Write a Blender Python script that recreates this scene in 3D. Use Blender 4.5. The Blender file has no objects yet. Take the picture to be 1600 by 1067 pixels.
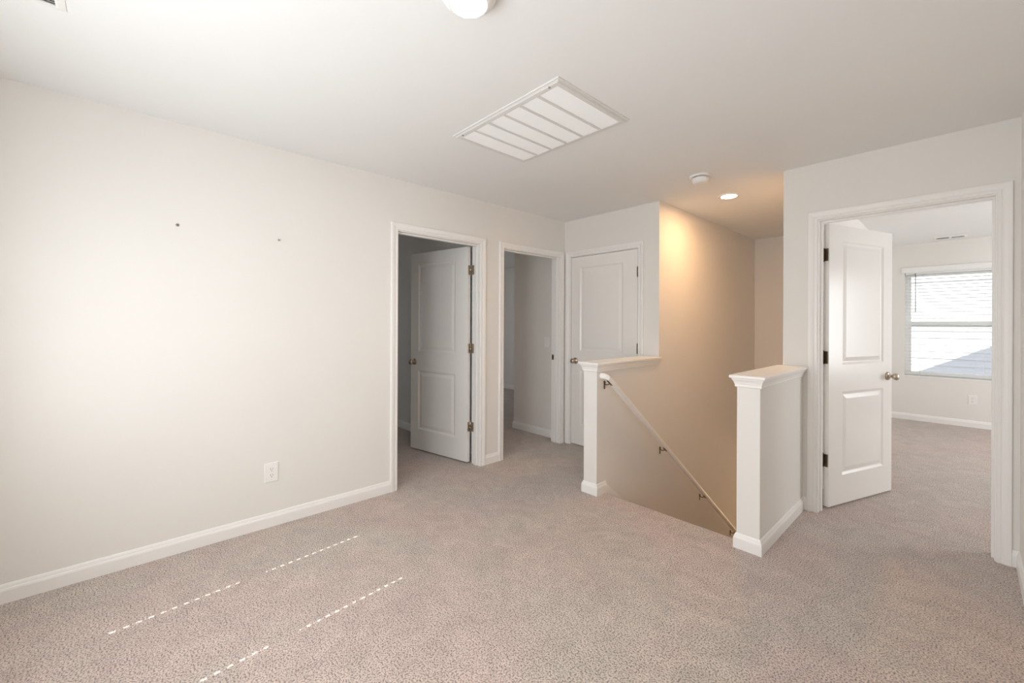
import bpy, bmesh, math, random
from mathutils import Vector, Matrix

random.seed(7)
SC = bpy.context.scene
COL = SC.collection
PI = math.pi

# ------------------------------------------------------------------ key dimensions (metres)
CEIL = 2.44
XL = -3.043          # hall face of the left wall
XL2 = XL - 0.115     # its other face
YB = 3.604           # face of the closet wall
YR = 3.567           # hall face of the bedroom wall
YR2 = YR + 0.123
XS = -1.918          # stair face of the left stair wall
XS2 = XS - 0.122
XE = -0.922          # stair face of the right stair wall
XE2 = XE + 0.125
YH = 2.657           # free ends of the two half walls
YE = 6.153           # far end wall of the stairwell
XR = 0.195           # short wall beside the camera
YREAR = -0.605       # wall behind the camera (window in it)
YW = 8.05            # bedroom window wall
XBR = 2.6            # bedroom right wall
CAPZ = 1.015
DOORH = 2.037
LOWZ = -2.70

# ------------------------------------------------------------------ materials
def new_mat(name):
    m = bpy.data.materials.new(name); m.use_nodes = True
    nt = m.node_tree
    return m, nt, nt.nodes['Principled BSDF']

def lin(r, g, b):
    f = lambda c: (c/255/12.92) if c/255 <= 0.04045 else ((c/255+0.055)/1.055)**2.4
    return (f(r), f(g), f(b), 1.0)

def paint(name, col, rough, bump=0.0, scale=400.0, spec=0.5):
    m, nt, b = new_mat(name)
    b.inputs['Roughness'].default_value = rough
    b.inputs['Specular IOR Level'].default_value = spec
    tc = nt.nodes.new('ShaderNodeTexCoord')
    n = nt.nodes.new('ShaderNodeTexNoise'); n.inputs['Scale'].default_value = 3.0; n.inputs['Detail'].default_value = 3
    nt.links.new(tc.outputs['Object'], n.inputs['Vector'])
    mix = nt.nodes.new('ShaderNodeMixRGB'); mix.blend_type = 'MULTIPLY'; mix.inputs['Fac'].default_value = 0.03
    mix.inputs['Color1'].default_value = col
    nt.links.new(n.outputs['Fac'], mix.inputs['Color2'])
    nt.links.new(mix.outputs['Color'], b.inputs['Base Color'])
    if bump > 0:
        n2 = nt.nodes.new('ShaderNodeTexNoise'); n2.inputs['Scale'].default_value = scale; n2.inputs['Detail'].default_value = 2
        nt.links.new(tc.outputs['Object'], n2.inputs['Vector'])
        bp = nt.nodes.new('ShaderNodeBump'); bp.inputs['Strength'].default_value = bump; bp.inputs['Distance'].default_value = 0.001
        nt.links.new(n2.outputs['Fac'], bp.inputs['Height'])
        nt.links.new(bp.outputs['Normal'], b.inputs['Normal'])
    return m

M = {}
M['wall'] = paint('wall_paint', (0.803, 0.786, 0.757, 1), 0.75, 0.12, 220, 0.25)
M['ceiling'] = paint('ceiling_paint', (0.825, 0.832, 0.826, 1), 0.9, 0.15, 160, 0.2)
M['trim'] = paint('white_trim_paint', (0.875, 0.866, 0.848, 1), 0.38, 0.0, 1, 0.45)
M['door'] = paint('white_door_paint', (0.865, 0.850, 0.824, 1), 0.24, 0.0, 1, 0.45)
M['plastic'] = paint('white_plastic', (0.87, 0.86, 0.845, 1), 0.40)
M['grille'] = paint('white_enamel', (0.84, 0.83, 0.81, 1), 0.45)
M['grille_shaded'] = paint('white_enamel_shaded', (0.74, 0.73, 0.71, 1), 0.45)  # greyer than the louvers: the weaker light on it is put into colour
M['vinyl'] = paint('window_vinyl', (0.88, 0.88, 0.87, 1), 0.45)
M['slat'] = paint('blind_slat', (0.85, 0.85, 0.84, 1), 0.5)
M['siding'] = paint('lap_siding', (0.80, 0.81, 0.84, 1), 0.6)
M['roof'] = paint('roof_shingle', (0.12, 0.115, 0.11, 1), 0.9)
M['dark'] = paint('void_shade', (0.03, 0.028, 0.025, 1), 0.8)  # dark colour painted in for the shade inside slots and openings
M['tread'] = paint('stair_wood', (0.5, 0.45, 0.4, 1), 0.7)
M['grass'] = paint('pale_gravel', (0.36, 0.35, 0.36, 1), 0.95)

def metal(name, col, rough):
    m, nt, b = new_mat(name)
    b.inputs['Metallic'].default_value = 1.0
    b.inputs['Roughness'].default_value = rough
    tc = nt.nodes.new('ShaderNodeTexCoord')
    n = nt.nodes.new('ShaderNodeTexNoise'); n.inputs['Scale'].default_value = 60; n.inputs['Detail'].default_value = 3
    nt.links.new(tc.outputs['Object'], n.inputs['Vector'])
    r = nt.nodes.new('ShaderNodeMapRange'); r.inputs['To Min'].default_value = rough*0.8; r.inputs['To Max'].default_value = rough*1.25
    nt.links.new(n.outputs['Fac'], r.inputs['Value']); nt.links.new(r.outputs['Result'], b.inputs['Roughness'])
    b.inputs['Base Color'].default_value = col
    return m
M['nickel'] = metal('satin_nickel', (0.52, 0.45, 0.36, 1), 0.30)
M['bronze'] = metal('antique_bronze', (0.20, 0.155, 0.10, 1), 0.38)
M['screw'] = metal('grey_screw', (0.40, 0.39, 0.38, 1), 0.5)

def emit(name, col, s):
    m = bpy.data.materials.new(name); m.use_nodes = True
    nt = m.node_tree; nt.nodes.clear()
    e = nt.nodes.new('ShaderNodeEmission'); o = nt.nodes.new('ShaderNodeOutputMaterial')
    e.inputs['Color'].default_value = col; e.inputs['Strength'].default_value = s
    nt.links.new(e.outputs[0], o.inputs['Surface'])
    return m
M['lens_stair'] = emit('lit_lens_warm', (1.0, 0.58, 0.28, 1), 345)
M['lens_hall'] = emit('lit_lens_hall', (1.0, 0.975, 0.935, 1), 225)

def glass(name):
    m = bpy.data.materials.new(name); m.use_nodes = True
    nt = m.node_tree; nt.nodes.clear()
    o = nt.nodes.new('ShaderNodeOutputMaterial'); t = nt.nodes.new('ShaderNodeBsdfTransparent'); g = nt.nodes.new('ShaderNodeBsdfGlossy')
    lw = nt.nodes.new('ShaderNodeLayerWeight'); lw.inputs['Blend'].default_value = 0.5
    pw = nt.nodes.new('ShaderNodeMath'); pw.operation = 'POWER'; pw.inputs[1].default_value = 5.0
    f = nt.nodes.new('ShaderNodeMath'); f.operation = 'MULTIPLY_ADD'; f.inputs[1].default_value = 0.90; f.inputs[2].default_value = 0.04
    nt.links.new(lw.outputs['Facing'], pw.inputs[0]); nt.links.new(pw.outputs[0], f.inputs[0])
    mx = nt.nodes.new('ShaderNodeMixShader')
    g.inputs['Roughness'].default_value = 0.02
    t.inputs['Color'].default_value = (0.95, 0.97, 0.97, 1)
    nt.links.new(f.outputs[0], mx.inputs[0]); nt.links.new(t.outputs[0], mx.inputs[1]); nt.links.new(g.outputs[0], mx.inputs[2])
    nt.links.new(mx.outputs[0], o.inputs['Surface'])
    return m
M['glass'] = glass('window_glass')

def carpet():
    m, nt, b = new_mat('cut_pile_carpet')
    L = nt.links.new
    b.inputs['Roughness'].default_value = 1.0
    b.inputs['Specular IOR Level'].default_value = 0.05
    b.inputs['Sheen Weight'].default_value = 0.25
    b.inputs['Sheen Roughness'].default_value = 0.6
    tc = nt.nodes.new('ShaderNodeTexCoord')
    def noise(scale, detail=2, rough=0.5, dist=0.0):
        n = nt.nodes.new('ShaderNodeTexNoise'); n.inputs['Scale'].default_value = scale
        n.inputs['Detail'].default_value = detail; n.inputs['Roughness'].default_value = rough; n.inputs['Distortion'].default_value = dist
        L(tc.outputs['Object'], n.inputs['Vector']); return n
    def ramp(a, ca, bb, cb):
        r = nt.nodes.new('ShaderNodeValToRGB'); e = r.color_ramp.elements
        e[0].position = a; e[0].color = ca; e[1].position = bb; e[1].color = cb
        return r
    # worn / brushed patches of the pile
    big = noise(1.1, 3, 0.55, 0.8)
    hue = ramp(0.40, (0.545, 0.476, 0.422, 1), 0.60, (0.575, 0.464, 0.418, 1)); L(big.outputs['Fac'], hue.inputs['Fac'])
    mid = noise(7, 4, 0.6, 1.2)
    mr = ramp(0.30, (0.80, 0.80, 0.80, 1), 0.70, (1.08, 1.08, 1.08, 1)); L(mid.outputs['Fac'], mr.inputs['Fac'])
    m1 = nt.nodes.new('ShaderNodeMixRGB'); m1.blend_type = 'MULTIPLY'; m1.inputs['Fac'].default_value = 0.8
    L(hue.outputs['Color'], m1.inputs['Color1']); L(mr.outputs['Color'], m1.inputs['Color2'])
    # tufts
    tuft = noise(150, 2, 0.75)
    tr = ramp(0.40, (0.22, 0.20, 0.19, 1), 0.53, (1.16, 1.16, 1.16, 1)); L(tuft.outputs['Fac'], tr.inputs['Fac'])
    m2 = nt.nodes.new('ShaderNodeMixRGB'); m2.blend_type = 'MULTIPLY'; m2.inputs['Fac'].default_value = 0.85
    L(m1.outputs['Color'], m2.inputs['Color1']); L(tr.outputs['Color'], m2.inputs['Color2'])
    L(m2.outputs['Color'], b.inputs['Base Color'])
    bp = nt.nodes.new('ShaderNodeBump'); bp.inputs['Strength'].default_value = 0.6; bp.inputs['Distance'].default_value = 0.006
    L(tuft.outputs['Fac'], bp.inputs['Height'])
    bp2 = nt.nodes.new('ShaderNodeBump'); bp2.inputs['Strength'].default_value = 0.3; bp2.inputs['Distance'].default_value = 0.02
    L(mid.outputs['Fac'], bp2.inputs['Height']); L(bp.outputs['Normal'], bp2.inputs['Normal'])
    L(bp2.outputs['Normal'], b.inputs['Normal'])
    return m
M['carpet'] = carpet()

# ------------------------------------------------------------------ mesh helpers
class MB:
    """collects faces, builds ONE mesh object"""
    def __init__(s): s.v = []; s.f = []; s.m = []; s.sm = []
    def add(s, verts, faces, mi=0, smooth=False):
        b = len(s.v); s.v += [tuple(p) for p in verts]
        for f in faces: s.f.append([b+i for i in f]); s.m.append(mi); s.sm.append(smooth)
    def box(s, lo, hi, mi=0):
        (x0, y0, z0), (x1, y1, z1) = lo, hi
        s.add([(x0,y0,z0),(x1,y0,z0),(x1,y1,z0),(x0,y1,z0),(x0,y0,z1),(x1,y0,z1),(x1,y1,z1),(x0,y1,z1)],
              [(0,3,2,1),(4,5,6,7),(0,1,5,4),(1,2,6,5),(2,3,7,6),(3,0,4,7)], mi)
    def lathe(s, prof, origin=(0,0,0), axis='z', n=32, mi=0, smooth=True, cap=True):
        """prof: list of (radius, height along the axis)"""
        vs, fs = [], []
        for r, h in prof:
            for k in range(n):
                a = 2*PI*k/n; c, d = r*math.cos(a), r*math.sin(a)
                p = {'z': (c, d, h), 'x': (h, c, d), 'y': (d, h, c)}[axis]
                vs.append((origin[0]+p[0], origin[1]+p[1], origin[2]+p[2]))
        for i in range(len(prof)-1):
            for k in range(n):
                k2 = (k+1) % n
                fs.append((i*n+k, i*n+k2, (i+1)*n+k2, (i+1)*n+k))
        if cap:
            fs.append(tuple(range(n-1, -1, -1))); q = (len(prof)-1)*n; fs.append(tuple(range(q, q+n)))
        s.add(vs, fs, mi, smooth)
    def tube(s, pts, r, n=12, mi=0, smooth=True):
        pts = [Vector(p) for p in pts]; rings = []
        for i, p in enumerate(pts):
            t = (pts[min(i+1, len(pts)-1)] - pts[max(i-1, 0)]).normalized()
            u = t.cross(Vector((0, 0, 1)));
            if u.length < 1e-3: u = t.cross(Vector((1, 0, 0)))
            u.normalize(); w = u.cross(t)
            rings.append([p + u*(r*math.cos(2*PI*k/n)) + w*(r*math.sin(2*PI*k/n)) for k in range(n)])
        vs = [q for g in rings for q in g]; fs = []
        for i in range(len(pts)-1):
            for k in range(n):
                k2 = (k+1) % n; fs.append((i*n+k, i*n+k2, (i+1)*n+k2, (i+1)*n+k))
        fs.append(tuple(range(n-1, -1, -1))); q = (len(pts)-1)*n; fs.append(tuple(range(q, q+n)))
        s.add(vs, fs, mi, smooth)
    def prism(s, poly, fn, d0, d1, mi=0):
        """polygon (a,b) swept from depth d0 to d1; fn(a,b,d) -> xyz"""
        n = len(poly)
        vs = [fn(a, b, d0) for a, b in poly] + [fn(a, b, d1) for a, b in poly]
        fs = [tuple(range(n)), tuple(range(2*n-1, n-1, -1))] + [(i, n+i, n+(i+1) % n, (i+1) % n) for i in range(n)]
        s.add(vs, fs, mi)
    def rings(s, rings, closed_ring=True, cap=True, mi=0):
        n = len(rings[0]); vs = [p for r in rings for p in r]; fs = []
        for i in range(len(rings)-1):
            for k in range(n if closed_ring else n-1):
                k2 = (k+1) % n; fs.append((i*n+k, i*n+k2, (i+1)*n+k2, (i+1)*n+k))
        if cap and closed_ring:
            fs.append(tuple(range(n-1, -1, -1))); q = (len(rings)-1)*n; fs.append(tuple(range(q, q+n)))
        s.add(vs, fs, mi)
    def build(s, name, mats, parent=None, bevel=0.0, weld=True):
        me = bpy.data.meshes.new(name)
        me.from_pydata(s.v, [], s.f)
        if not isinstance(mats, (list, tuple)): mats = [mats]
        for m in mats: me.materials.append(m)
        for p, mi, sm in zip(me.polygons, s.m, s.sm): p.material_index = mi; p.use_smooth = sm
        bm = bmesh.new(); bm.from_mesh(me)
        if weld: bmesh.ops.remove_doubles(bm, verts=bm.verts, dist=1e-5)
        bmesh.ops.recalc_face_normals(bm, faces=bm.faces)
        bm.to_mesh(me); bm.free(); me.update()
        o = bpy.data.objects.new(name, me); COL.objects.link(o)
        if parent is not None: o.parent = parent
        if bevel > 0:
            md = o.modifiers.new('bevel', 'BEVEL'); md.width = bevel; md.segments = 2; md.limit_method = 'ANGLE'; md.angle_limit = math.radians(50)
            md.harden_normals = False
        return o

def tag(o, label, cat, group=None, kind=None):
    o['label'] = label; o['category'] = cat
    if group: o['group'] = group
    if kind: o['kind'] = kind
    return o

def empty(name, loc=(0, 0, 0), rz=0.0):
    o = bpy.data.objects.new(name, None); COL.objects.link(o); o.location = loc; o.rotation_euler = (0, 0, rz)
    o.empty_display_size = 0.1
    return o

def struct(o, label, cat): return tag(o, label, cat, kind='structure')

def wall(axis, a0, a1, t0, t1, z0, z1, openings=()):
    """wall running along axis ('x' or 'y') between thickness t0..t1 with rectangular openings (a0,a1,z0,z1)"""
    mb = MB()
    A = sorted({a0, a1, *[o[0] for o in openings], *[o[1] for o in openings]})
    Z = sorted({z0, z1, *[o[2] for o in openings], *[o[3] for o in openings]})
    P = (lambda a, t, z: (a, t, z)) if axis == 'x' else (lambda a, t, z: (t, a, z))
    def solid(i, j):
        if i < 0 or j < 0 or i >= len(A)-1 or j >= len(Z)-1: return False
        ca, cz = (A[i]+A[i+1])/2, (Z[j]+Z[j+1])/2
        return not any(o[0] < ca < o[1] and o[2] < cz < o[3] for o in openings)
    for i in range(len(A)-1):
        for j in range(len(Z)-1):
            if not solid(i, j): continue
            b0, b1, c0, c1 = A[i], A[i+1], Z[j], Z[j+1]
            for t in (t0, t1): mb.add([P(b0,t,c0), P(b1,t,c0), P(b1,t,c1), P(b0,t,c1)], [(0,1,2,3)])
            if not solid(i-1, j): mb.add([P(b0,t0,c0), P(b0,t1,c0), P(b0,t1,c1), P(b0,t0,c1)], [(0,1,2,3)])
            if not solid(i+1, j): mb.add([P(b1,t0,c0), P(b1,t1,c0), P(b1,t1,c1), P(b1,t0,c1)], [(0,1,2,3)])
            if not solid(i, j-1): mb.add([P(b0,t0,c0), P(b1,t0,c0), P(b1,t1,c0), P(b0,t1,c0)], [(0,1,2,3)])
            if not solid(i, j+1): mb.add([P(b0,t0,c1), P(b1,t0,c1), P(b1,t1,c1), P(b0,t1,c1)], [(0,1,2,3)])
    return mb

# ------------------------------------------------------------------ the setting
fl = MB()
T = 0.24
for lo, hi in [((-7.1, YREAR-0.15), (XR+0.12, 2.75)), ((-7.1, 2.75), (XS2+0.02, YR)), ((XE2-0.02, 2.75), (XR+0.12, YR)),
               ((-7.1, YR), (XS2+0.02, 6.0)), ((XE2-0.02, YR), (XBR+0.15, YW+0.12))]:
    fl.box((lo[0], lo[1], -T), (hi[0], hi[1], 0))
floor_ob = fl.build('floor', M['carpet'], weld=False)
struct(floor_ob, 'pinkish beige cut-pile carpet running through hall and rooms', 'floor')

cb = MB(); cb.box((-7.3, YREAR-0.15, CEIL), (XBR+0.15, YW+0.15, CEIL+0.18))
struct(cb.build('ceiling', M['ceiling']), 'flat off-white ceiling over hall, stairwell and bedroom', 'ceiling')

# door openings (rough) -------------------------------------------------------
JT = 0.018
D1 = (1.590, 2.408)      # first left doorway, clear opening along y
D2 = (2.703, 3.522)      # second left doorway
D3 = (-2.951, -2.135)    # closet door, along x
D4 = (-0.706, 0.104)     # bedroom door, along x
def rough(d): return (d[0]-JT, d[1]+JT, 0.0, DOORH+JT)

struct(wall('y', YREAR, YB+0.115, XL2, XL, 0, CEIL, [rough(D1), rough(D2)]).build('wall_left', M['wall']), 'long light greige wall at left with two doorways', 'wall')
struct(wall('x', XL-0.003, XS2, YB, YB+0.115, 0, CEIL, [rough(D3)]).build('wall_back', M['wall']), 'narrow greige wall holding the closed closet door', 'wall')
struct(wall('x', XE, XBR+0.15, YR, YR2, 0, CEIL, [rough(D4)]).build('wall_right', M['wall']), 'greige wall around the open bedroom doorway at right', 'wall')
struct(wall('y', YREAR, YR, XR, XR+0.12, 0, CEIL).build('wall_near', M['wall']), 'sliver of wall running toward the camera at right edge', 'wall')
WIN2 = (-2.555, -1.655, 0.60, 2.05)
FILLWIN4 = (-1.500, -0.600, 0.60, 2.05)
struct(wall('x', -7.1, XR+0.12, YREAR-0.15, YREAR, 0, CEIL, [WIN2, FILLWIN4]).build('wall_rear', M['wall']), 'wall behind the camera with a window and an added fill window', 'wall')
# stairwell
ws = MB()
ws.prism([(YH, -T), (YH+0.09, -T), (YH+0.09, LOWZ), (YE+0.12, LOWZ), (YE+0.12, CEIL), (YB, CEIL), (YB, CAPZ-0.018), (YH, CAPZ-0.018)], lambda a, b, d: (d, a, b), XS2, XS)
struct(ws.build('wall_stair_left', M['wall']), 'warm-lit wall left of the stairs, stepping down to a capped half wall', 'wall')
we = MB(); we.box((XS, YE, -0.35), (XE, YE+0.12, CEIL)); we.box((XS2, YE+0.12, -0.35), (XE2, 8.05, -0.24)); we.box((XS2, 7.93, LOWZ), (XE2, 8.05, -0.35)); we.box((XS2, YE+0.12, LOWZ), (XS, 7.93, -0.35)); struct(we.build('wall_stair_end', M['wall']), 'narrow far wall at the end of the stairwell', 'wall')
wr = MB(); wr.box((XE, YR2, LOWZ), (XE2, YW, CEIL)); wr.box((XE, YH+0.2, LOWZ), (XE2, YR2, -0.02)); struct(wr.build('wall_stair_right', M['wall']), 'wall between the stairwell and the bedroom', 'wall')
hr = MB(); hr.box((XE, YH, -T), (XE2, YR, CAPZ-0.018))
struct(hr.build('wall_half_right', M['wall'], bevel=0.004), 'low half wall right of the stair opening, beside the bedroom door', 'half wall')
hf = MB(); hf.box((XS, 2.73, LOWZ), (XE, 2.75, -T)); struct(hf.build('wall_under_landing', M['wall']), 'wall under the carpeted landing edge', 'wall')
lf = MB(); lf.box((XS2, YH, LOWZ-0.1), (XE2, 8.05, LOWZ)); struct(lf.build('floor_below', M['carpet']), 'lower floor at the foot of the stairs', 'floor')
# other rooms
pw = MB(); pw.box((-6.4, 2.58, 0), (XL2, 2.695, CEIL)); struct(pw.build('wall_partition', M['wall']), 'wall seen dimly behind the half open left door', 'wall')
FILLWIN5 = (0.6, 1.5, 0.6, 2.05)
struct(wall('y', YREAR, 2.695, -6.55, -6.40, 0, CEIL, [FILLWIN5]).build('wall_spare_room', M['wall']), 'far wall of the room behind the half open door', 'wall')
HC = -3.888
p3 = MB(); p3.box((HC, 3.63, 0), (XL2, 3.745, CEIL)); p3.box((HC, 3.745, 0), (HC+0.115, 5.74, CEIL))
struct(p3.build('wall_passage', M['wall']), 'beige wall with outside corner inside the second doorway', 'wall')
p4 = MB(); p4.box((-7.1, 5.74, 0), (HC+0.115, 5.86, CEIL)); struct(p4.build('wall_far_room', M['wall']), 'grey far wall glimpsed at left inside the second doorway', 'wall')
WIN6 = (3.6, 4.5, 0.6, 2.05)
struct(wall('y', 2.58, 5.86, -7.25, -7.10, 0, CEIL, [WIN6]).build('wall_far_room_side', M['wall']), 'side wall of the room past the second doorway', 'wall')
WIN1 = (-0.602, 0.308, 0.600, 2.062)
struct(wall('x', XE, XBR+0.15, YW, YW+0.15, 0, CEIL, [WIN1]).build('wall_bedroom', M['wall']), 'bedroom wall with the bright window', 'wall')
FILLWIN3 = (5.2, 6.9, 0.60, 2.05)
struct(wall('y', YR2, YW, XBR, XBR+0.15, 0, CEIL, [FILLWIN3]).build('wall_bedroom_right', M['wall']), 'right wall of the bedroom, out of view', 'wall')

# ---- baseboards -------------------------------------------------------------
BASE = [(0, 0), (0.013, 0), (0.0135, 0.058), (0.0115, 0.066), (0.009, 0.070), (0.007, 0.079), (0.004, 0.086), (0, 0.088)]
def base_run(mb, pts, side=1):
    """sweep the baseboard profile along a floor polyline; side=+1: board stands to the left of the direction"""
    P = [Vector(p) for p in pts]; ringsl = []
    nrm = []
    for i in range(len(P)-1):
        d = (P[i+1]-P[i]).normalized(); nrm.append(Vector((-d.y, d.x))*side)
    for i, p in enumerate(P):
        if i == 0: off = nrm[0]
        elif i == len(P)-1: off = nrm[-1]
        else:
            s = nrm[i-1]+nrm[i]; off = s/(s.dot(nrm[i]))
        ringsl.append([(p.x+off.x*h, p.y+off.y*h, z) for h, z in BASE])
    mb.rings(ringsl)
CW = 0.057   # casing width
RV = 0.006   # reveal
def clear_of(d): return (d[0]-RV-CW, d[1]+RV+CW)
c1, c2, c3, c4 = clear_of(D1), clear_of(D2), clear_of(D3), clear_of(D4)
def baseboard(name, label, *runs):
    mb = MB()
    for pts, side in runs: base_run(mb, pts, side)
    return struct(mb.build(name, M['trim']), label, 'baseboard')
baseboard('baseboard_left', 'white baseboard along the long left wall', ([(XL, YREAR), (XL, c1[0])], -1), ([(XL, c1[1]), (XL, c2[0])], -1))
baseboard('baseboard_back', 'white baseboard between closet door and half wall', ([(c3[1], YB), (XS2, YB), (XS2, YB-0.1)], -1))
baseboard('baseboard_half_left', 'white baseboard wrapping the foot of the left half wall', ([(XS2, YB-0.11), (XS2, YH), (XS, YH), (XS, 2.775)], -1))
baseboard('baseboard_half_right', 'white baseboard wrapping the foot of the right half wall', ([(XE, 2.745), (XE, YH), (XE2, YH), (XE2, YR), (c4[0], YR)], -1))
baseboard('baseboard_near', 'white baseboard sliver at the right edge', ([(c4[1], YR), (XR, YR), (XR, YREAR)], -1))
baseboard('baseboard_rear', 'white baseboard behind the camera', ([(XR, YREAR), (XL, YREAR)], -1))
baseboard('baseboard_spare_room', 'white baseboard glimpsed behind the half open left door', ([(-6.4, 2.58), (XL2, 2.58)], -1))
baseboard('baseboard_passage', 'white baseboard turning the corner inside the second doorway', ([(HC, 5.74), (HC, 3.63), (XL2, 3.63)], -1))
baseboard('baseboard_far_room', 'white baseboard on the grey wall past the second doorway', ([(-7.1, 5.74), (HC, 5.74)], -1))
baseboard('baseboard_bedroom', 'white baseboard under the bedroom window', ([(XE2, YR2+0.08), (XE2, YW), (XBR, YW), (XBR, YR2), (c4[1], YR2)], -1))

# ---- half wall caps ---------------------------------------------------------
def cap(name, label, x0, x1, y0, y1, back_overhang, left=True, right=True):
    """flat cap board over a stepped cove moulding that wraps sides and free end"""
    mb = MB(); z = CAPZ
    # (outward offset, z) profile from top to bottom
    prof = [(0.0, z), (0.030, z), (0.033, z-0.004), (0.033, z-0.014), (0.030, z-0.018), (0.022, z-0.019), (0.0215, z-0.027), (0.018, z-0.031),
            (0.013, z-0.041), (0.0105, z-0.052), (0.0085, z-0.054), (0.0085, z-0.066), (0.0065, z-0.070), (0.0, z-0.070)]
    r = []
    for o, zz in prof:
        r.append([(x0-o, y1, zz), (x0-o, y0-o, zz), (x1+o, y0-o, zz), (x1+o, y1, zz)])
    n = len(r)
    vs = [p for q in r for p in q]; fs = []
    for i in range(n-1):
        for k in range(3): fs.append((i*4+k, i*4+k+1, (i+1)*4+k+1, (i+1)*4+k))
    fs.append((0, 1, 2, 3))
    mb.add(vs, fs)
    return struct(mb.build(name, M['trim'], weld=True), label, 'wall cap')
cap('trim_1', 'white moulded cap on the left half wall', XS2, XS, YH, YB, 0)
cap('trim_2', 'white moulded cap on the right half wall, warm light on top', XE, XE2, YH, YR, 0)
# stair skirt board on the left stair wall
SL = 0.779
sk = MB()
yz = [(2.752, 0.0), (2.775, 0.052), (2.790, 0.052), (YE-0.05, 0.052-SL*(YE-0.05-2.790)), (YE-0.05, -0.30-SL*(YE-0.05-2.775)), (2.752, -0.30)]
sk.prism(yz, lambda a, b, d: (d, a, b), XS, XS+0.013)
struct(sk.build('trim_3', M['trim']), 'white sloping skirt board along the stairs at left', 'trim')
# the stairs themselves (drop out of sight below the landing edge)
st = MB(); RIS, RUN = 2.70/14, 0.248
for k in range(1, 14):
    y0 = 2.75+(k-1)*RUN; st.box((XS+0.014, y0, LOWZ), (XE, y0+RUN, -k*RIS))
struct(st.build('stairs', M['carpet'], weld=False), 'carpeted stairs going down behind the landing edge', 'stairs')

# ------------------------------------------------------------------ doors
CAS = [(0, 0), (0, 0.008), (0.003, 0.011), (0.014, 0.011), (0.019, 0.009), (0.026, 0.013), (0.040, 0.0165), (0.050, 0.017), (0.055, 0.016), (0.057, 0.012), (0.057, 0)]
def casing(fn, a0, a1, H, parent):
    """mitred casing round an opening; fn(a,z,h)->xyz with h out of the wall"""
    i0, i1, ih = a0-RV, a1+RV, H+RV
    mb = MB(); rr = []
    path = [lambda d: (i0-d, 0.0), lambda d: (i0-d, ih+d), lambda d: (i1+d, ih+d), lambda d: (i1+d, 0.0)]
    for p in path:
        rr.append([fn(*p(d), h) for d, h in CAS])
    mb.rings(rr)
    return mb.build('casing', M['trim'], parent)
def jamb(fn, a0, a1, H, depth, parent, stop_at):
    """lining boards of the opening plus the door stop; depth measured into the wall (negative h)"""
    mb = MB()
    def bx(A0, A1, Z0, Z1, h0, h1):
        mb.rings([[fn(A0, Z0, h), fn(A1, Z0, h), fn(A1, Z1, h), fn(A0, Z1, h)] for h in (h0, h1)])
    bx(a0-JT+0.001, a0, 0, H, 0.0, -depth); bx(a1, a1+JT-0.001, 0, H, 0.0, -depth); bx(a0-JT+0.001, a1+JT-0.001, H, H+JT-0.001, 0.0, -depth)
    s0, s1 = stop_at
    bx(a0, a0+0.011, 0, H, s0, s1); bx(a1-0.011, a1, 0, H, s0, s1); bx(a0+0.011, a1-0.011, H-0.011, H, s0, s1)
    return mb.build('jamb', M['trim'], parent)

LW, LH, LT = 0.806, 2.018, 0.035
def leaf_mesh():
    """two-panel moulded leaf: u 0 (hinge) .. LW, v 0..LH, thickness 0..LT (w)"""
    mb = MB()
    U = [0, 0.150, LW-0.132, LW]; V = [0, 0.207, 0.812, 1.008, 1.905, LH]
    U = [0, 0.160, 0.690, LW]
    for w, sgn in ((0.0, 1), (LT, -1)):
        for i in range(3):
            for j in range(5):
                u0, u1, v0, v1 = U[i], U[i+1], V[j], V[j+1]
                if i == 1 and j in (1, 3):
                    steps = [(0, 0), (0.006, 0.0035), (0.016, 0.0085), (0.020, 0.009), (0.024, 0.009), (0.050, 0.0035), (0.053, 0.003)]
                    rr = [[(u0+d, w+sgn*e, v0+d), (u1-d, w+sgn*e, v0+d), (u1-d, w+sgn*e, v1-d), (u0+d, w+sgn*e, v1-d)] for d, e in steps]
                    vs = [p for q in rr for p in q]; fs = []
                    for k in range(len(rr)-1):
                        for c in range(4): fs.append((k*4+c, k*4+(c+1) % 4, (k+1)*4+(c+1) % 4, (k+1)*4+c))
                    q = (len(rr)-1)*4; fs.append((q, q+1, q+2, q+3))
                    mb.add(vs, fs)
                else:
                    mb.add([(u0, w, v0), (u1, w, v0), (u1, w, v1), (u0, w, v1)], [(0, 1, 2, 3)])
    for i in range(3):
        for v in (0, LH): mb.add([(U[i], 0, v), (U[i+1], 0, v), (U[i+1], LT, v), (U[i], LT, v)], [(0, 1, 2, 3)])
    for j in range(5):
        for u in (0, LW): mb.add([(u, 0, V[j]), (u, 0, V[j+1]), (u, LT, V[j+1]), (u, LT, V[j])], [(0, 1, 2, 3)])
    return mb
LEAF = leaf_mesh().build('leaf_source', M['door'])
LEAF_ME = LEAF.data; LEAF_ME.name = 'door_leaf'; bpy.data.objects.remove(LEAF)
def knob_prof(): return [(0.0, 0.0), (0.033, 0.0), (0.033, 0.004), (0.030, 0.009), (0.022, 0.012), (0.012, 0.014), (0.0095, 0.020), (0.0095, 0.028),
                         (0.015, 0.033), (0.022, 0.040), (0.0265, 0.049), (0.0275, 0.056), (0.0255, 0.063), (0.019, 0.069), (0.010, 0.0725), (0.0, 0.0735)]
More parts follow.
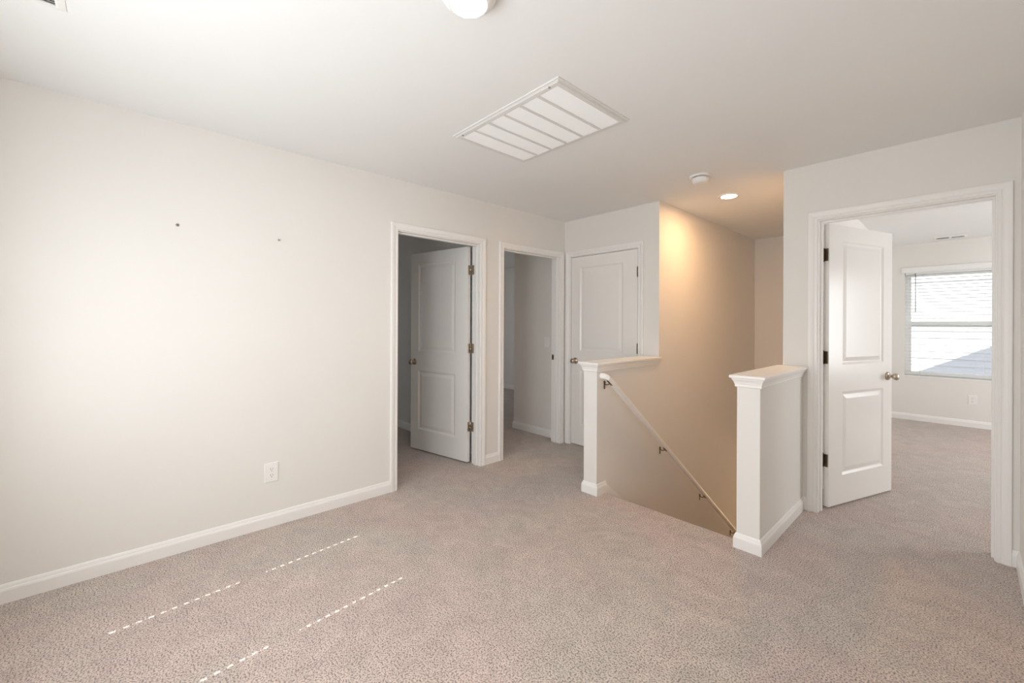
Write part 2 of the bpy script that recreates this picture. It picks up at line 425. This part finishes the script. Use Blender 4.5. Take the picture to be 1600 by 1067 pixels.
def leaf(parent, pivot, direction, normal_sign, mat):
    """leaf part: origin at hinge edge. direction: angle of the leaf (hinge->free) in plan; w axis is to the left (+1) or right (-1) of it"""
    o = bpy.data.objects.new('leaf', LEAF_ME); COL.objects.link(o); o.parent = parent
    o.location = (pivot[0], pivot[1], 0.014); o.rotation_euler = (0, 0, direction)
    if normal_sign < 0: o.scale = (1, -1, 1)
    for sgn, w in ((-1, 0.0), (1, LT)):
        kb = MB(); kb.lathe([(r, w+sgn*h) for r, h in knob_prof()], (LW-0.060, 0, 0.900), 'y', 28)
        kb.build('knob', mat, o)
    lb = MB(); lb.box((LW-0.001, 0.006, 0.872), (LW+0.0015, LT-0.006, 0.929)); lb.lathe([(0.008, LW), (0.008, LW+0.007), (0.003, LW+0.010)], (0, LT/2, 0.900), 'x', 14)
    lb.build('latch', mat, o)
    return o
HZ = (0.343, 1.078, 1.812)
def hinge(parent, axis_xy, z, dirs, mat):
    """barrel at axis_xy; two plates going along the given plan unit directions (with their outward normals)"""
    mb = MB(); x, y = axis_xy
    mb.lathe([(0.0035, z-0.050), (0.006, z-0.047), (0.006, z-0.0155), (0.0066, z-0.015), (0.006, z-0.0145), (0.006, z+0.0145), (0.0066, z+0.015), (0.006, z+0.0155), (0.006, z+0.047), (0.0035, z+0.050)], (x, y, 0), 'z', 16)
    for pl_ in dirs:
        (dx, dy), (nx, ny) = pl_[0], pl_[1]
        a = Vector(pl_[2]) if len(pl_) > 2 else Vector((x, y)); d = Vector((dx, dy)); n = Vector((nx, ny))
        p0, p1 = a, a+d*0.032
        q = [p0-n*0.0004, p1-n*0.0004, p1+n*0.0022, p0+n*0.0022]
        mb.add([(p.x, p.y, z-0.0445) for p in q]+[(p.x, p.y, z+0.0445) for p in q], [(0,3,2,1),(4,5,6,7),(0,1,5,4),(1,2,6,5),(2,3,7,6),(3,0,4,7)])
        for k, (t, dz) in enumerate(((0.012, 0.03), (0.022, 0.0), (0.012, -0.03))):
            c = a+d*t+n*0.0023; u = d
            ring = [(c.x+u.x*0.0042*math.cos(2*PI*j/10), c.y+u.y*0.0042*math.cos(2*PI*j/10), z+dz+0.0042*math.sin(2*PI*j/10)) for j in range(10)]
            mb.rings([ring, [(p[0]+n.x*0.0008, p[1]+n.y*0.0008, p[2]) for p in ring]], mi=0)
    return mb.build('hinge', mat, parent)

# door 1 : left wall, leaf swung into the spare room
fL = lambda a, z, h: (XL+h, a, z)
fLb = lambda a, z, h: (XL2-h, a, z)
d1 = struct(empty('door_1', (XL, sum(D1)/2, 0)), 'white two-panel door half open into the dark room at left', 'door'); d1.location = (0, 0, 0)
casing(fL, *D1, DOORH, d1); casing(fLb, *D1, DOORH, d1); jamb(fL, *D1, DOORH, 0.115, d1, (-0.040, -0.072))
ang = math.radians(180+10.4)                           # hinge -> free edge
piv1 = Vector((XL2-0.004, D1[1]-0.003))
dv = Vector((math.cos(ang), math.sin(ang)))
nrm = Vector((-dv.y, dv.x))                             # left of direction (-y side)
# leaf body lies on the hall-facing side of the pivot line
leaf(d1, (piv1.x+dv.x*0.018, piv1.y+dv.y*0.018), ang, +1, M['nickel'])
hb = piv1+dv*0.008; hb.y -= 0.004
le = piv1+dv*0.0178
for z in HZ: hinge(d1, (hb.x, hb.y), z, [((nrm.x, nrm.y), (-dv.x, -dv.y), (le.x, le.y)), ((1, 0), (0, -1), (XL2+0.002, D1[1]-0.0004))], M['nickel'])

# door 2 : left wall, no leaf in view, strike plate on the far jamb
d2 = struct(empty('door_2'), 'empty white doorway in the left wall next to the corner', 'doorway')
casing(fL, *D2, DOORH, d2); casing(fLb, *D2, DOORH, d2); jamb(fL, *D2, DOORH, 0.115, d2, (-0.040, -0.072))
sp = MB(); sp.box((XL2+0.006, D2[1]-0.0018, 0.912), (XL2+0.040, D2[1]+0.0005, 0.970)); sp.box((XL2+0.014, D2[1]-0.0024, 0.926), (XL2+0.030, D2[1], 0.956), 1)
sp.build('strike_plate', [M['bronze'], M['dark']], d2)

# door 3 : closed closet door
fB = lambda a, z, h: (a, YB-h, z)
d3 = struct(empty('door_3'), 'closed white two-panel closet door in the corner behind the half wall', 'door')
casing(fB, *D3, DOORH, d3); jamb(fB, *D3, DOORH, 0.115, d3, (-0.040, -0.060))
leaf(d3, (D3[1]-0.004, YB+0.003), PI, -1, M['nickel'])
for z in HZ: hinge(d3, (D3[1]+0.001, YB-0.008), z, [((0, 1), (-1, 0)), ((0, 1), (1, 0))], M['bronze'])

# door 4 : bedroom door, swung into the bedroom
fR = lambda a, z, h: (a, YR-h, z)
fRb = lambda a, z, h: (a, YR2+h, z)
d4 = struct(empty('door_4'), 'white two-panel bedroom door swung open at right', 'door')
casing(fR, *D4, DOORH, d4); casing(fRb, *D4, DOORH, d4); jamb(fR, *D4, DOORH, 0.123, d4, (-0.043, -0.078))
ang4 = math.radians(90-19.1)
piv4 = Vector((D4[0]+0.002, YR2+0.006))
dv4 = Vector((math.cos(ang4), math.sin(ang4)))
n4 = Vector((dv4.y, -dv4.x))
leaf(d4, (piv4.x+dv4.x*0.005, piv4.y+dv4.y*0.005), ang4, -1, M['nickel'])
for z in HZ: hinge(d4, (piv4.x, piv4.y), z, [((n4.x, n4.y), (-dv4.x, -dv4.y)), ((0, -1), (1, 0))], M['bronze'])

# ------------------------------------------------------------------ windows and blinds
def window(name, label, fn, a0, a1, z0, z1):
    """single-hung vinyl window in an opening; fn(a,z,h): h=0 room face of wall, negative = outward"""
    w = struct(empty(name), label, 'window')
    def bx(mb, A0, A1, Z0, Z1, h0, h1, mi=0):
        mb.rings([[fn(A0, Z0, h), fn(A1, Z0, h), fn(A1, Z1, h), fn(A0, Z1, h)] for h in (h0, h1)], mi=mi)
    zm = (z0+z1)/2-0.006
    fr = MB()
    for A0, A1, Z0, Z1 in ((a0, a0+0.03, z0, z1), (a1-0.03, a1, z0, z1), (a0+0.03, a1-0.03, z1-0.03, z1), (a0+0.03, a1-0.03, z0, z0+0.03)):
        bx(fr, A0, A1, Z0, Z1, -0.075, -0.145)
    fr.build('window_frame', M['vinyl'], w)
    for nm, Z0, Z1, h0, h1, st in (('upper_sash', zm-0.034, z1-0.03, -0.112, -0.138, 0.03), ('lower_sash', z0+0.03, zm+0.034, -0.080, -0.110, 0.034)):
        sm = MB()
        for A0, A1, q0, q1 in ((a0+0.03, a0+0.03+st, Z0, Z1), (a1-0.03-st, a1-0.03, Z0, Z1), (a0+0.03+st, a1-0.03-st, Z1-0.042, Z1), (a0+0.03+st, a1-0.03-st, Z0, Z0+0.042)):
            bx(sm, A0, A1, q0, q1, h0, h1)
        so = sm.build(nm, M['vinyl'], w)
        g = MB(); hm = (h0+h1)/2
        bx(g, a0+0.03+st-0.004, a1-0.03-st+0.004, Z0+0.038, Z1-0.038, hm, hm-0.004)
        g.build('pane', M['glass'], so)
    return w
fW1 = lambda a, z, h: (a, YW-h, z)
fW2 = lambda a, z, h: (a, YREAR+h, z)
fW3 = lambda a, z, h: (XBR-h, a, z)
window('window_1', 'bright bedroom window behind open white blind', fW1, *WIN1)
window('window_2', 'window behind the camera with shut blind', fW2, *WIN2)
window('fill_window_4', 'added fill window behind the camera with shut blind', fW2, *FILLWIN4)  # added opening, carries a fill lamp for the hall
window('fill_window_5', 'added fill window of the spare room, out of view', lambda a, z, h: (-6.40+h, a, z), *FILLWIN5)  # added opening for the spare room fill lamp
window('window_6', 'window of the far room, out of view', lambda a, z, h: (-7.10+h, a, z), *WIN6)
window('fill_window_3', 'added bedroom fill window on the right wall, out of view', fW3, *FILLWIN3)  # added side opening, carries the bedroom fill lamp

def slat_blind(name, label, fn, a0, a1, z0, z1, tilt, valance, holes=(), wand=None):
    b = tag(empty(name), label, 'blind')
    A0, A1 = a0+0.008, a1-0.008
    def bx(mb, p0, p1, Z0, Z1, h0, h1):
        mb.rings([[fn(p0, Z0, h), fn(p1, Z0, h), fn(p1, Z1, h), fn(p0, Z1, h)] for h in (h0, h1)])
    hd = MB(); bx(hd, A0, A1, z1-0.045, z1-0.002, -0.068, -0.012); hd.build('headrail', M['slat'], b)
    if valance:
        v = MB(); p0, p1 = a0-0.030, a1+0.030
        prof = [(0.002, z1+0.055), (0.020, z1+0.055), (0.023, z1+0.050), (0.018, z1+0.040), (0.018, z1-0.008), (0.022, z1-0.016), (0.020, z1-0.022), (0.002, z1-0.022)]
        v.rings([[fn(p, z, h) for h, z in prof] for p in (p0, p1)]); v.build('valance', M['slat'], b)
    sl = MB(); pitch, wid, th = 0.0452, 0.050, 0.0036
    hc = -0.040
    c, s = math.cos(tilt), math.sin(tilt)
    cuts = [A0]
    for h in holes: cuts += [h-0.0062, h+0.0062]
    cuts.append(A1)
    n = int((z1-0.060-(z0+0.045))/pitch)+1
    for k in range(n):
        zc = z1-0.066-k*pitch
        if holes: W = [-wid/2, -0.0185, 0.0185, wid/2]
        else: W = [-wid/2, wid/2]
        for i in range(len(cuts)-1):
            for j in range(len(W)-1):
                if holes and i % 2 == 1 and j == 1: continue
                q = []
                for t in (-th/2, th/2):
                    for a, w in ((cuts[i], W[j]), (cuts[i+1], W[j]), (cuts[i+1], W[j+1]), (cuts[i], W[j+1])):
                        q.append(fn(a, zc+w*s+t*c, hc+w*c-t*s))
                sl.add(q, [(0,3,2,1),(4,5,6,7),(0,1,5,4),(1,2,6,5),(2,3,7,6),(3,0,4,7)])
    sl.build('slats', M['slat'], b, weld=False)
    br = MB(); bx(br, A0-(0.012 if valance else 0), A1+(0.012 if valance else 0), z0+0.001, z0+0.020, -0.066, -0.004 if not valance else 0.004); br.build('bottom_rail', M['slat'], b)
    for a in (A0+0.15, A1-0.15):
        if holes: continue
        lc = MB()
        for h in (hc-wid/2-0.001, hc+wid/2+0.001): lc.tube([fn(a, z0+0.02, h), fn(a, z1-0.04, h)], 0.0009, 6)
        lc.build('ladder_cord', M['slat'], b)
    if wand is not None:
        wd = MB(); wd.tube([fn(wand, z1-0.03, -0.004), fn(wand, z1-0.54, -0.004)], 0.0042, 8)
        wd.tube([fn(wand, z1-0.54, -0.004), fn(wand, z1-0.56, -0.004)], 0.0055, 8); wd.build('tilt_wand', M['bronze'] if False else M['screw'], b)
    return b
slat_blind('window_blind', 'open white slat blind on the sunny bedroom window', fW1, *WIN1, math.radians(6), True, (), -0.492)
slat_blind('window_blind', 'shut white slat blind on the window behind the camera', fW2, *WIN2, math.radians(67), False, (-2.39, -1.818))
slat_blind('window_blind', 'shut white slat blind on the added fill window behind the camera', fW2, *FILLWIN4, math.radians(72), False)
slat_blind('window_blind', 'open white slat blind on the added unseen side window of the bedroom', fW3, *FILLWIN3, math.radians(4), False)

# ------------------------------------------------------------------ handrail
hx = XS+0.058
hrail = tag(empty('handrail', (hx, 2.73, 0)), 'white sloping handrail on the stair wall, bronze brackets under it', 'handrail'); hrail.location = (0, 0, 0)
RP = []   # rail section (a across, b up)
for k in range(20):
    t = 2*PI*k/20; a, b_ = 0.0205*math.cos(t), 0.0230*math.sin(t)
    if b_ < -0.016: b_ = -0.019
    RP.append((a, b_))
zr = lambda y: 0.905-SL*(y-2.712)
up = Vector((0, SL, 1)).normalized(); along = Vector((0, 1, -SL)).normalized()
rm = MB()
y0r, y1r = 2.712, 5.60
def sect(c, u, w): return [tuple(Vector(c)+u*a+w*b_) for a, b_ in RP]
X = Vector((1, 0, 0)); Yv = Vector((0, 1, 0))
ringsr = [sect((hx, y1r, zr(y1r)), X, up), sect((hx, y0r+0.06, zr(y0r+0.06)), X, up), sect((hx, y0r+0.006, zr(y0r+0.006)), (X*0.9-Yv*0.4).normalized(), Vector((0, SL*0.5, 1)).normalized()),
          sect((hx-0.012, y0r-0.004, zr(y0r)+0.004), (X+Yv*-1.0).normalized(), Vector((0, 0, 1))),
          sect((hx-0.030, y0r-0.006, zr(y0r)+0.006), Yv*-1.0, Vector((0, 0, 1))), sect((XS+0.002, y0r-0.006, zr(y0r)+0.006), Yv*-1.0, Vector((0, 0, 1)))]
rm.rings(ringsr); rm.build('rail', M['trim'], hrail)
for yb_ in (2.752, 3.628, 4.480, 5.330):
    zu = zr(yb_)-0.020; zb = zu+0.002
    pl = MB()
    plate = [(-0.0065, -0.050), (0.0065, -0.050), (0.0065, -0.006), (0.0115, 0.004), (0.0085, 0.012), (0.0, 0.015), (-0.0085, 0.012), (-0.0115, 0.004), (-0.0065, -0.006)]
    pl.prism(plate, lambda a, b, d: (d, yb_+a, zb+b), XS+0.0004, XS+0.0042)
    pl.lathe([(0.0075, XS+0.004), (0.0070, XS+0.009), (0.0045, XS+0.011)], (0, yb_, zb+0.002), 'x', 16)
    pl.tube([(XS+0.003, yb_, zb-0.012), (XS+0.022, yb_, zb-0.016), (XS+0.036, yb_, zb-0.012), (hx-0.008, yb_, zu-0.003), (hx, yb_, zu+0.002)], 0.0042, 10)
    a_, b2 = Vector((hx, yb_-0.026, zr(yb_-0.026)))-up*0.0195, Vector((hx, yb_+0.026, zr(yb_+0.026)))-up*0.0195
    pl.rings([[tuple(p+X*sx*0.010+up*sz*0.0016) for sx, sz in ((-1, -1), (1, -1), (1, 1), (-1, 1))] for p in (a_, b2)])
    pl.build('bracket', M['bronze'], hrail)

# ------------------------------------------------------------------ ceiling fixtures
def disk_light(xy, lens_mat, label):
    o = tag(empty('ceiling_light', (xy[0], xy[1], CEIL)), label, 'ceiling light')
    h = MB(); h.lathe([(0.100, 0.0), (0.099, -0.008), (0.095, -0.020), (0.087, -0.034), (0.076, -0.045), (0.068, -0.051), (0.063, -0.053), (0.061, -0.051)], (0, 0, 0), 'z', 48, cap=False)
    h.build('housing', M['plastic'], o)
    l = MB(); l.lathe([(0.0615, -0.0505), (0.050, -0.0535), (0.030, -0.0555), (0.010, -0.056), (0.0, -0.056)], (0, 0, 0), 'z', 48, cap=False)
    l.build('lens', lens_mat, o)
    return o
disk_light((-1.150, 0.856), M['lens_hall'], 'round lit ceiling light at the top edge, nearest the camera')
rl = tag(empty('ceiling_light', (-1.425, 3.900, CEIL)), 'small lit recessed ceiling light over the stairwell, warm glow', 'ceiling light')
m_ = MB(); m_.lathe([(0.090, 0.0), (0.089, -0.004), (0.082, -0.008), (0.068, -0.009), (0.059, -0.006)], (0, 0, 0), 'z', 48, cap=False); m_.build('trim_ring', M['plastic'], rl)
m_ = MB(); m_.lathe([(0.0595, -0.0065), (0.045, -0.0085), (0.025, -0.0100), (0.0, -0.0105)], (0, 0, 0), 'z', 48, cap=False); m_.build('lens', M['lens_stair'], rl)

sd = tag(empty('smoke_detector', (-1.385, 3.225, CEIL)), 'white round smoke detector on the ceiling before the stairwell', 'smoke detector')
m_ = MB(); m_.lathe([(0.078, 0), (0.078, -0.009), (0.075, -0.012), (0.060, -0.013)], (0, 0, 0), 'z', 40); m_.build('base', M['plastic'], sd)
m_ = MB(); m_.lathe([(0.056, -0.017), (0.059, -0.019), (0.058, -0.036), (0.052, -0.050), (0.040, -0.056), (0.0, -0.058)], (0, 0, 0), 'z', 40, cap=False); m_.build('cover', M['plastic'], sd)
m_ = MB(); m_.lathe([(0.052, -0.012), (0.052, -0.018)], (0, 0, 0), 'z', 40, cap=False); m_.build('sensor_slot', M['dark'], sd)
m_ = MB(); m_.lathe([(0.011, -0.055), (0.011, -0.060), (0.009, -0.061)], (-0.018, -0.012, 0), 'z', 20); m_.build('test_button', M['plastic'], sd)

# return-air grille
gx0, gx1, gy0, gy1 = -2.110, -1.270, 1.455, 2.052
g = tag(empty('return_air_grille', ((gx0+gx1)/2, (gy0+gy1)/2, CEIL)), 'large white six-section return air grille on the ceiling', 'air grille'); g.location = (0, 0, 0)
fm = MB()
gp = [(0.0, 0.0), (0.0, -0.004), (0.003, -0.006), (0.011, -0.006), (0.0115, -0.0085), (0.016, -0.0085), (0.0165, -0.013), (0.040, -0.0145), (0.042, -0.001)]
rr = [[(gx0+d, gy0+d, CEIL+z), (gx1-d, gy0+d, CEIL+z), (gx1-d, gy1-d, CEIL+z), (gx0+d, gy1-d, CEIL+z)] for d, z in gp]
vs = [p for q in rr for p in q]; fs = []
for i in range(len(rr)-1):
    for k in range(4): fs.append((i*4+k, i*4+(k+1) % 4, (i+1)*4+(k+1) % 4, (i+1)*4+k))
fm.add(vs, fs); fm.build('frame', M['grille_shaded'], g)
ix0, ix1, iy0, iy1 = gx0+0.042, gx1-0.042, gy0+0.042, gy1-0.042
lv = MB(); nl = 44; dy = (iy1-iy0)/nl
for k in range(nl):
    y = iy0+k*dy
    pts = [(y, CEIL-0.0015), (y+dy*0.72, CEIL-0.0135), (y+dy*0.72+0.0008, CEIL-0.0130), (y+0.0008, CEIL-0.0010)]
    lv.rings([[(x, p, z) for p, z in pts] for x in (ix0, ix1)])
lv.build('louvers', M['grille'], g, weld=False)
for k in range(1, 6):
    x = ix0+(ix1-ix0)*k/6; b = MB(); b.box((x-0.0075, iy0, CEIL-0.0145), (x+0.0075, iy1, CEIL-0.0015)); b.build('divider', M['grille_shaded'], g)
for x in (gx0+0.075, gx1-0.075):
    b = MB(); b.lathe([(0.006, CEIL-0.010), (0.006, CEIL-0.016), (0.004, CEIL-0.018)], (x, gy0+0.022, 0), 'z', 14); b.build('latch_screw', M['screw'], g)

def register(name, label, x0, x1, y0, y1):
    r = tag(empty(name, ((x0+x1)/2, (y0+y1)/2, CEIL)), label, 'air vent'); r.location = (0, 0, 0)
    f = MB(); pr = [(0.0, 0.0), (0.0, -0.003), (0.020, -0.009), (0.026, -0.009), (0.026, -0.0015)]
    rr = [[(x0+d, y0+d, CEIL+z), (x1-d, y0+d, CEIL+z), (x1-d, y1-d, CEIL+z), (x0+d, y1-d, CEIL+z)] for d, z in pr]
    vs = [p for q in rr for p in q]; fs = []
    for i in range(len(rr)-1):
        for k in range(4): fs.append((i*4+k, i*4+(k+1) % 4, (i+1)*4+(k+1) % 4, (i+1)*4+k))
    f.add(vs, fs); xm = (x0+x1)/2; f.box((xm-0.010, y0+0.026, CEIL-0.009), (xm+0.010, y1-0.026, CEIL-0.0015)); f.build('frame', M['plastic'], r)
    d = MB(); d.box((x0+0.026, y0+0.026, CEIL-0.0015), (x1-0.026, y1-0.026, CEIL-0.0005)); d.build('duct_shade', M['dark'], r)  # dark sheet on the uncut ceiling, painted shade of a duct
    s = MB(); a0, a1 = x0+0.026, x1-0.026; n = int((a1-a0)/0.013)
    for k in range(n):
        x = a0+(k+0.5)*(a1-a0)/n; sg = 1 if x < xm else -1
        s.rings([[(x-0.003*sg, y, CEIL-0.002), (x+0.003*sg, y, CEIL-0.009), (x+0.003*sg+0.001, y, CEIL-0.009), (x-0.003*sg+0.001, y, CEIL-0.002)] for y in (y0+0.026, y1-0.026)])
    s.build('louvers', M['plastic'], r, weld=False)
    return r
register('ceiling_vent', 'white ceiling vent cut off at the upper left corner', -2.235, -1.880, -0.330, -0.153)
register('ceiling_vent', 'small white ceiling vent seen inside the bedroom above the window', -0.305, -0.005, 7.640, 7.830)

# ------------------------------------------------------------------ outlets, switch, wall fixings
def outlet(label, fn):
    o = tag(empty('power_outlet'), label, 'outlet', None)
    w, h = 0.0395, 0.0620
    p = MB(); rr = [[fn(-w+d, -h+d, t), fn(w-d, -h+d, t), fn(w-d, h-d, t), fn(-w+d, h-d, t)] for d, t in ((0, 0.0), (0, 0.003), (0.002, 0.0055), (0.006, 0.0065))]
    p.rings(rr); p.build('cover_plate', M['plastic'], o)
    for zc in (0.0195, -0.0195):
        r = MB(); n = 24
        ring = []
        for k in range(n):
            t = 2*PI*k/n; a, b_ = 0.0170*math.cos(t), 0.0170*math.sin(t); b_ = max(-0.0135, min(0.0135, b_)); ring.append((a, b_))
        r.rings([[fn(a, zc+b_, t) for a, b_ in ring] for t in (0.006, 0.0085)])
        for a, hh in ((-0.0063, 0.0045), (0.0063, 0.0036)):
            r.rings([[fn(a-0.0011, zc+0.0045-hh, t), fn(a+0.0011, zc+0.0045-hh, t), fn(a+0.0011, zc+0.0045+hh, t), fn(a-0.0011, zc+0.0045+hh, t)] for t in (0.0080, 0.0088)], mi=1)
        r.rings([[fn(0.0026*math.cos(2*PI*k/10), zc-0.0075+0.0026*math.sin(2*PI*k/10), t) for k in range(10)] for t in (0.0080, 0.0088)], mi=1)
        r.build('receptacle', [M['plastic'], M['dark']], o)
    s = MB(); s.rings([[fn(0.0028*math.cos(2*PI*k/12), 0.0028*math.sin(2*PI*k/12), t) for k in range(12)] for t in (0.006, 0.0078)]); s.build('screw', M['plastic'], o)
    return o
outlet('white duplex power outlet low on the long left wall', lambda a, z, h: (XL+h, 0.706+a, 0.347+z))
outlet('white duplex power outlet under the bedroom window', lambda a, z, h: (0.045+a, YW-h, 0.353+z))

sw = tag(empty('light_switch'), 'white light switch plate just inside the second doorway', 'light switch')
fS = lambda a, z, h: (-3.324+a, 3.63-h, 1.096+z)
p = MB(); p.rings([[fS(-0.0395+d, -0.062+d, t), fS(0.0395-d, -0.062+d, t), fS(0.0395-d, 0.062-d, t), fS(-0.0395+d, 0.062-d, t)] for d, t in ((0, 0), (0, 0.003), (0.002, 0.0055), (0.006, 0.0065))]); p.build('cover_plate', M['plastic'], sw)
p = MB(); p.rings([[fS(-0.0165, -0.033, 0.006), fS(0.0165, -0.033, 0.006), fS(0.0165, 0.033, 0.006), fS(-0.0165, 0.033, 0.006)], [fS(-0.0165, -0.033, 0.008), fS(0.0165, -0.033, 0.008), fS(0.0165, 0.033, 0.0125), fS(-0.0165, 0.033, 0.0125)]]); p.build('rocker', M['plastic'], sw)

wa = tag(empty('wall_anchor', (XL, 0.226, 1.861)), 'larger grey screw anchor left in the left wall, farther from the doors', 'wall anchor')
p = MB(); p.lathe([(0.0088, 0.0003), (0.0088, 0.0025), (0.0070, 0.0040), (0.0048, 0.0042)], (0, 0, 0), 'x', 18); p.build('collar', M['screw'], wa)
p = MB(); p.lathe([(0.0046, 0.003), (0.0046, 0.007), (0.0030, 0.009)], (0, 0, 0), 'x', 12); p.build('screw_head', M['bronze'], wa)
wn = tag(empty('wall_screw', (XL, 0.741, 1.845)), 'smaller dark screw left in the left wall, nearer the first door', 'screw')
p = MB(); p.lathe([(0.0022, 0.0002), (0.0022, 0.010)], (0, 0, 0), 'x', 10); p.build('shank', M['screw'], wn)
p = MB(); p.lathe([(0.003, 0.009), (0.0062, 0.012), (0.0058, 0.015), (0.003, 0.0165)], (0, 0, 0), 'x', 14); p.build('head', M['screw'], wn)

# ------------------------------------------------------------------ outdoors
gnd = MB(); gnd.box((-30, -20, -3.3), (30, 40, -3.15)); struct(gnd.build('ground', M['grass']), 'ground outside the house', 'ground')
# own roof: gable whose rake throws the slanting shade on the house next door
rf = MB(); sl_ = 0.562
zroof = lambda x: 5.09+sl_*(x+0.525)
xe, xrg = -4.6, 5.4
poly = [(xe, zroof(xe)), (xrg, zroof(xrg)), (2*xrg-xe, zroof(xe)), (2*xrg-xe, zroof(xe)-0.2), (xrg, zroof(xrg)-0.2), (xe, zroof(xe)-0.2)]
rf.prism(poly, lambda a, b, d: (a, d, b), -0.85, 8.40)
rf.prism([(xe, zroof(xe)-0.2), (xrg, zroof(xrg)-0.2), (2*xrg-xe, zroof(xe)-0.2)], lambda a, b, d: (a, d, b), 8.23, 8.33)
struct(rf.build('roof', M['roof'], weld=False), 'roof of this house, out of view', 'roof')
# neighbour
nb = tag(empty('house'), 'pale lap-sided house next door seen through the bedroom blind', 'house')
YN = 12.9; sd_ = MB(); lap = 0.150; zz = -3.15
while zz < 4.0:
    sd_.rings([[(x, YN, zz), (x, YN-0.014, zz), (x, YN-0.002, zz+lap), (x, YN, zz+lap)] for x in (-7, 7)])
    zz += lap
sd_.build('siding', M['siding'], nb, weld=False)
bd = MB(); bd.box((-7, YN+0.001, -3.15), (7, YN+6, 4.0)); bd.build('body', M['siding'], nb)
rr_ = MB(); rr_.prism([(-7.4, 3.98), (0, 7.4), (7.4, 3.98), (7.4, 4.15), (0, 7.6), (-7.4, 4.15)], lambda a, b, d: (a, d, b), YN-0.3, YN+6.3); rr_.build('roof', M['roof'], nb)

# ------------------------------------------------------------------ light
def lamp(kind, name, loc, energy, col, **kw):
    l = bpy.data.lights.new(name, kind); l.energy = energy; l.color = col
    for k, v in kw.items(): setattr(l, k, v)
    o = bpy.data.objects.new(name, l); COL.objects.link(o); o.location = loc
    return o
sun = lamp('SUN', 'sun', (0, -10, 12), 9.0, (1.0, 0.96, 0.90), angle=math.radians(0.12))
sun.rotation_euler = Vector((-0.0904, 1.0, -1.09)).to_track_quat('-Z', 'Y').to_euler()
w1 = lamp('AREA', 'rear_daylight_fill', ((WIN2[0]+WIN2[1])/2, YREAR+0.012, (WIN2[2]+WIN2[3])/2-0.10), 11.5, (0.925, 0.968, 1.0), shape='RECTANGLE', size=0.86, size_y=1.16)
w1.rotation_euler = Vector((0, 1, 0)).to_track_quat('-Z', 'Y').to_euler()
rear_fill = lamp('AREA', 'rear_daylight_fill', ((FILLWIN4[0]+FILLWIN4[1])/2, YREAR+0.03, (FILLWIN4[2]+FILLWIN4[3])/2), 35, (0.925, 0.968, 1.0), shape='RECTANGLE', size=0.86, size_y=1.38)  # added fill lamp behind the camera, at the added window
rear_fill.rotation_euler = Vector((0, 1, 0.18)).to_track_quat('-Z', 'Y').to_euler()
for nm, x_, wn_, e_ in (('spare_room_fill', -6.40, FILLWIN5, 0.25), ('far_room_daylight', -7.10, WIN6, 2.6)):  # spare room lamp is added fill at its added window
    q = lamp('AREA', nm, (x_+0.012, (wn_[0]+wn_[1])/2, 1.325), e_, (1.0, 0.96, 0.90), shape='RECTANGLE', size=0.86, size_y=1.38)
    q.rotation_euler = Vector((1, 0, 0)).to_track_quat('-Z', 'Y').to_euler()
dl = lamp('AREA', 'downstairs_fill', (-1.42, 7.6, -1.3), 11, (1.0, 0.68, 0.40), shape='RECTANGLE', size=0.7, size_y=0.7)  # added unseen fill that lifts the lower stair wall
dl.rotation_euler = Vector((0, -1, 0.25)).to_track_quat('-Z', 'Y').to_euler()
side_fill = lamp('AREA', 'bedroom_fill', (XBR-0.012, (FILLWIN3[0]+FILLWIN3[1])/2, 1.325), 55, (0.98, 0.99, 1.0), shape='RECTANGLE', size=1.64, size_y=1.38)  # added fill lamp in the made-up side opening
side_fill.rotation_euler = Vector((-1, 0, 0)).to_track_quat('-Z', 'Y').to_euler()

W = bpy.data.worlds.new('sky'); SC.world = W; W.use_nodes = True
bg = W.node_tree.nodes['Background']; bg.inputs['Color'].default_value = (0.86, 0.91, 1.0, 1); bg.inputs['Strength'].default_value = 2.0

# ------------------------------------------------------------------ camera
F_PX, YAW, ROLL, CY, H = 658.0, 0.82485, 0.00418, 506.32, 1.3073
Fv = Vector((-math.sin(YAW), math.cos(YAW), 0)); R0 = Vector((math.cos(YAW), math.sin(YAW), 0)); U0 = Vector((0, 0, 1))
Rv = R0*math.cos(ROLL)+U0*math.sin(ROLL); Uv = U0*math.cos(ROLL)-R0*math.sin(ROLL)
cam = bpy.data.cameras.new('camera'); cam.sensor_width = 36; cam.sensor_fit = 'HORIZONTAL'; cam.lens = F_PX/1600*36
cam.shift_y = (CY-533.5)/1600; cam.clip_start = 0.05; cam.clip_end = 200
co = bpy.data.objects.new('camera', cam); COL.objects.link(co)
co.matrix_world = Matrix(((Rv.x, Uv.x, -Fv.x, 0), (Rv.y, Uv.y, -Fv.y, 0), (Rv.z, Uv.z, -Fv.z, H), (0, 0, 0, 1)))
SC.camera = co

vs_ = SC.view_settings
vs_.view_transform = 'Standard'; vs_.look = 'None'; vs_.gamma = 1.0; vs_.use_curve_mapping = False; vs_.exposure = 0.0
SC.cycles.max_bounces = 12; SC.cycles.diffuse_bounces = 10; SC.cycles.transparent_max_bounces = 12
SC.cycles.sample_clamp_indirect = 6.0
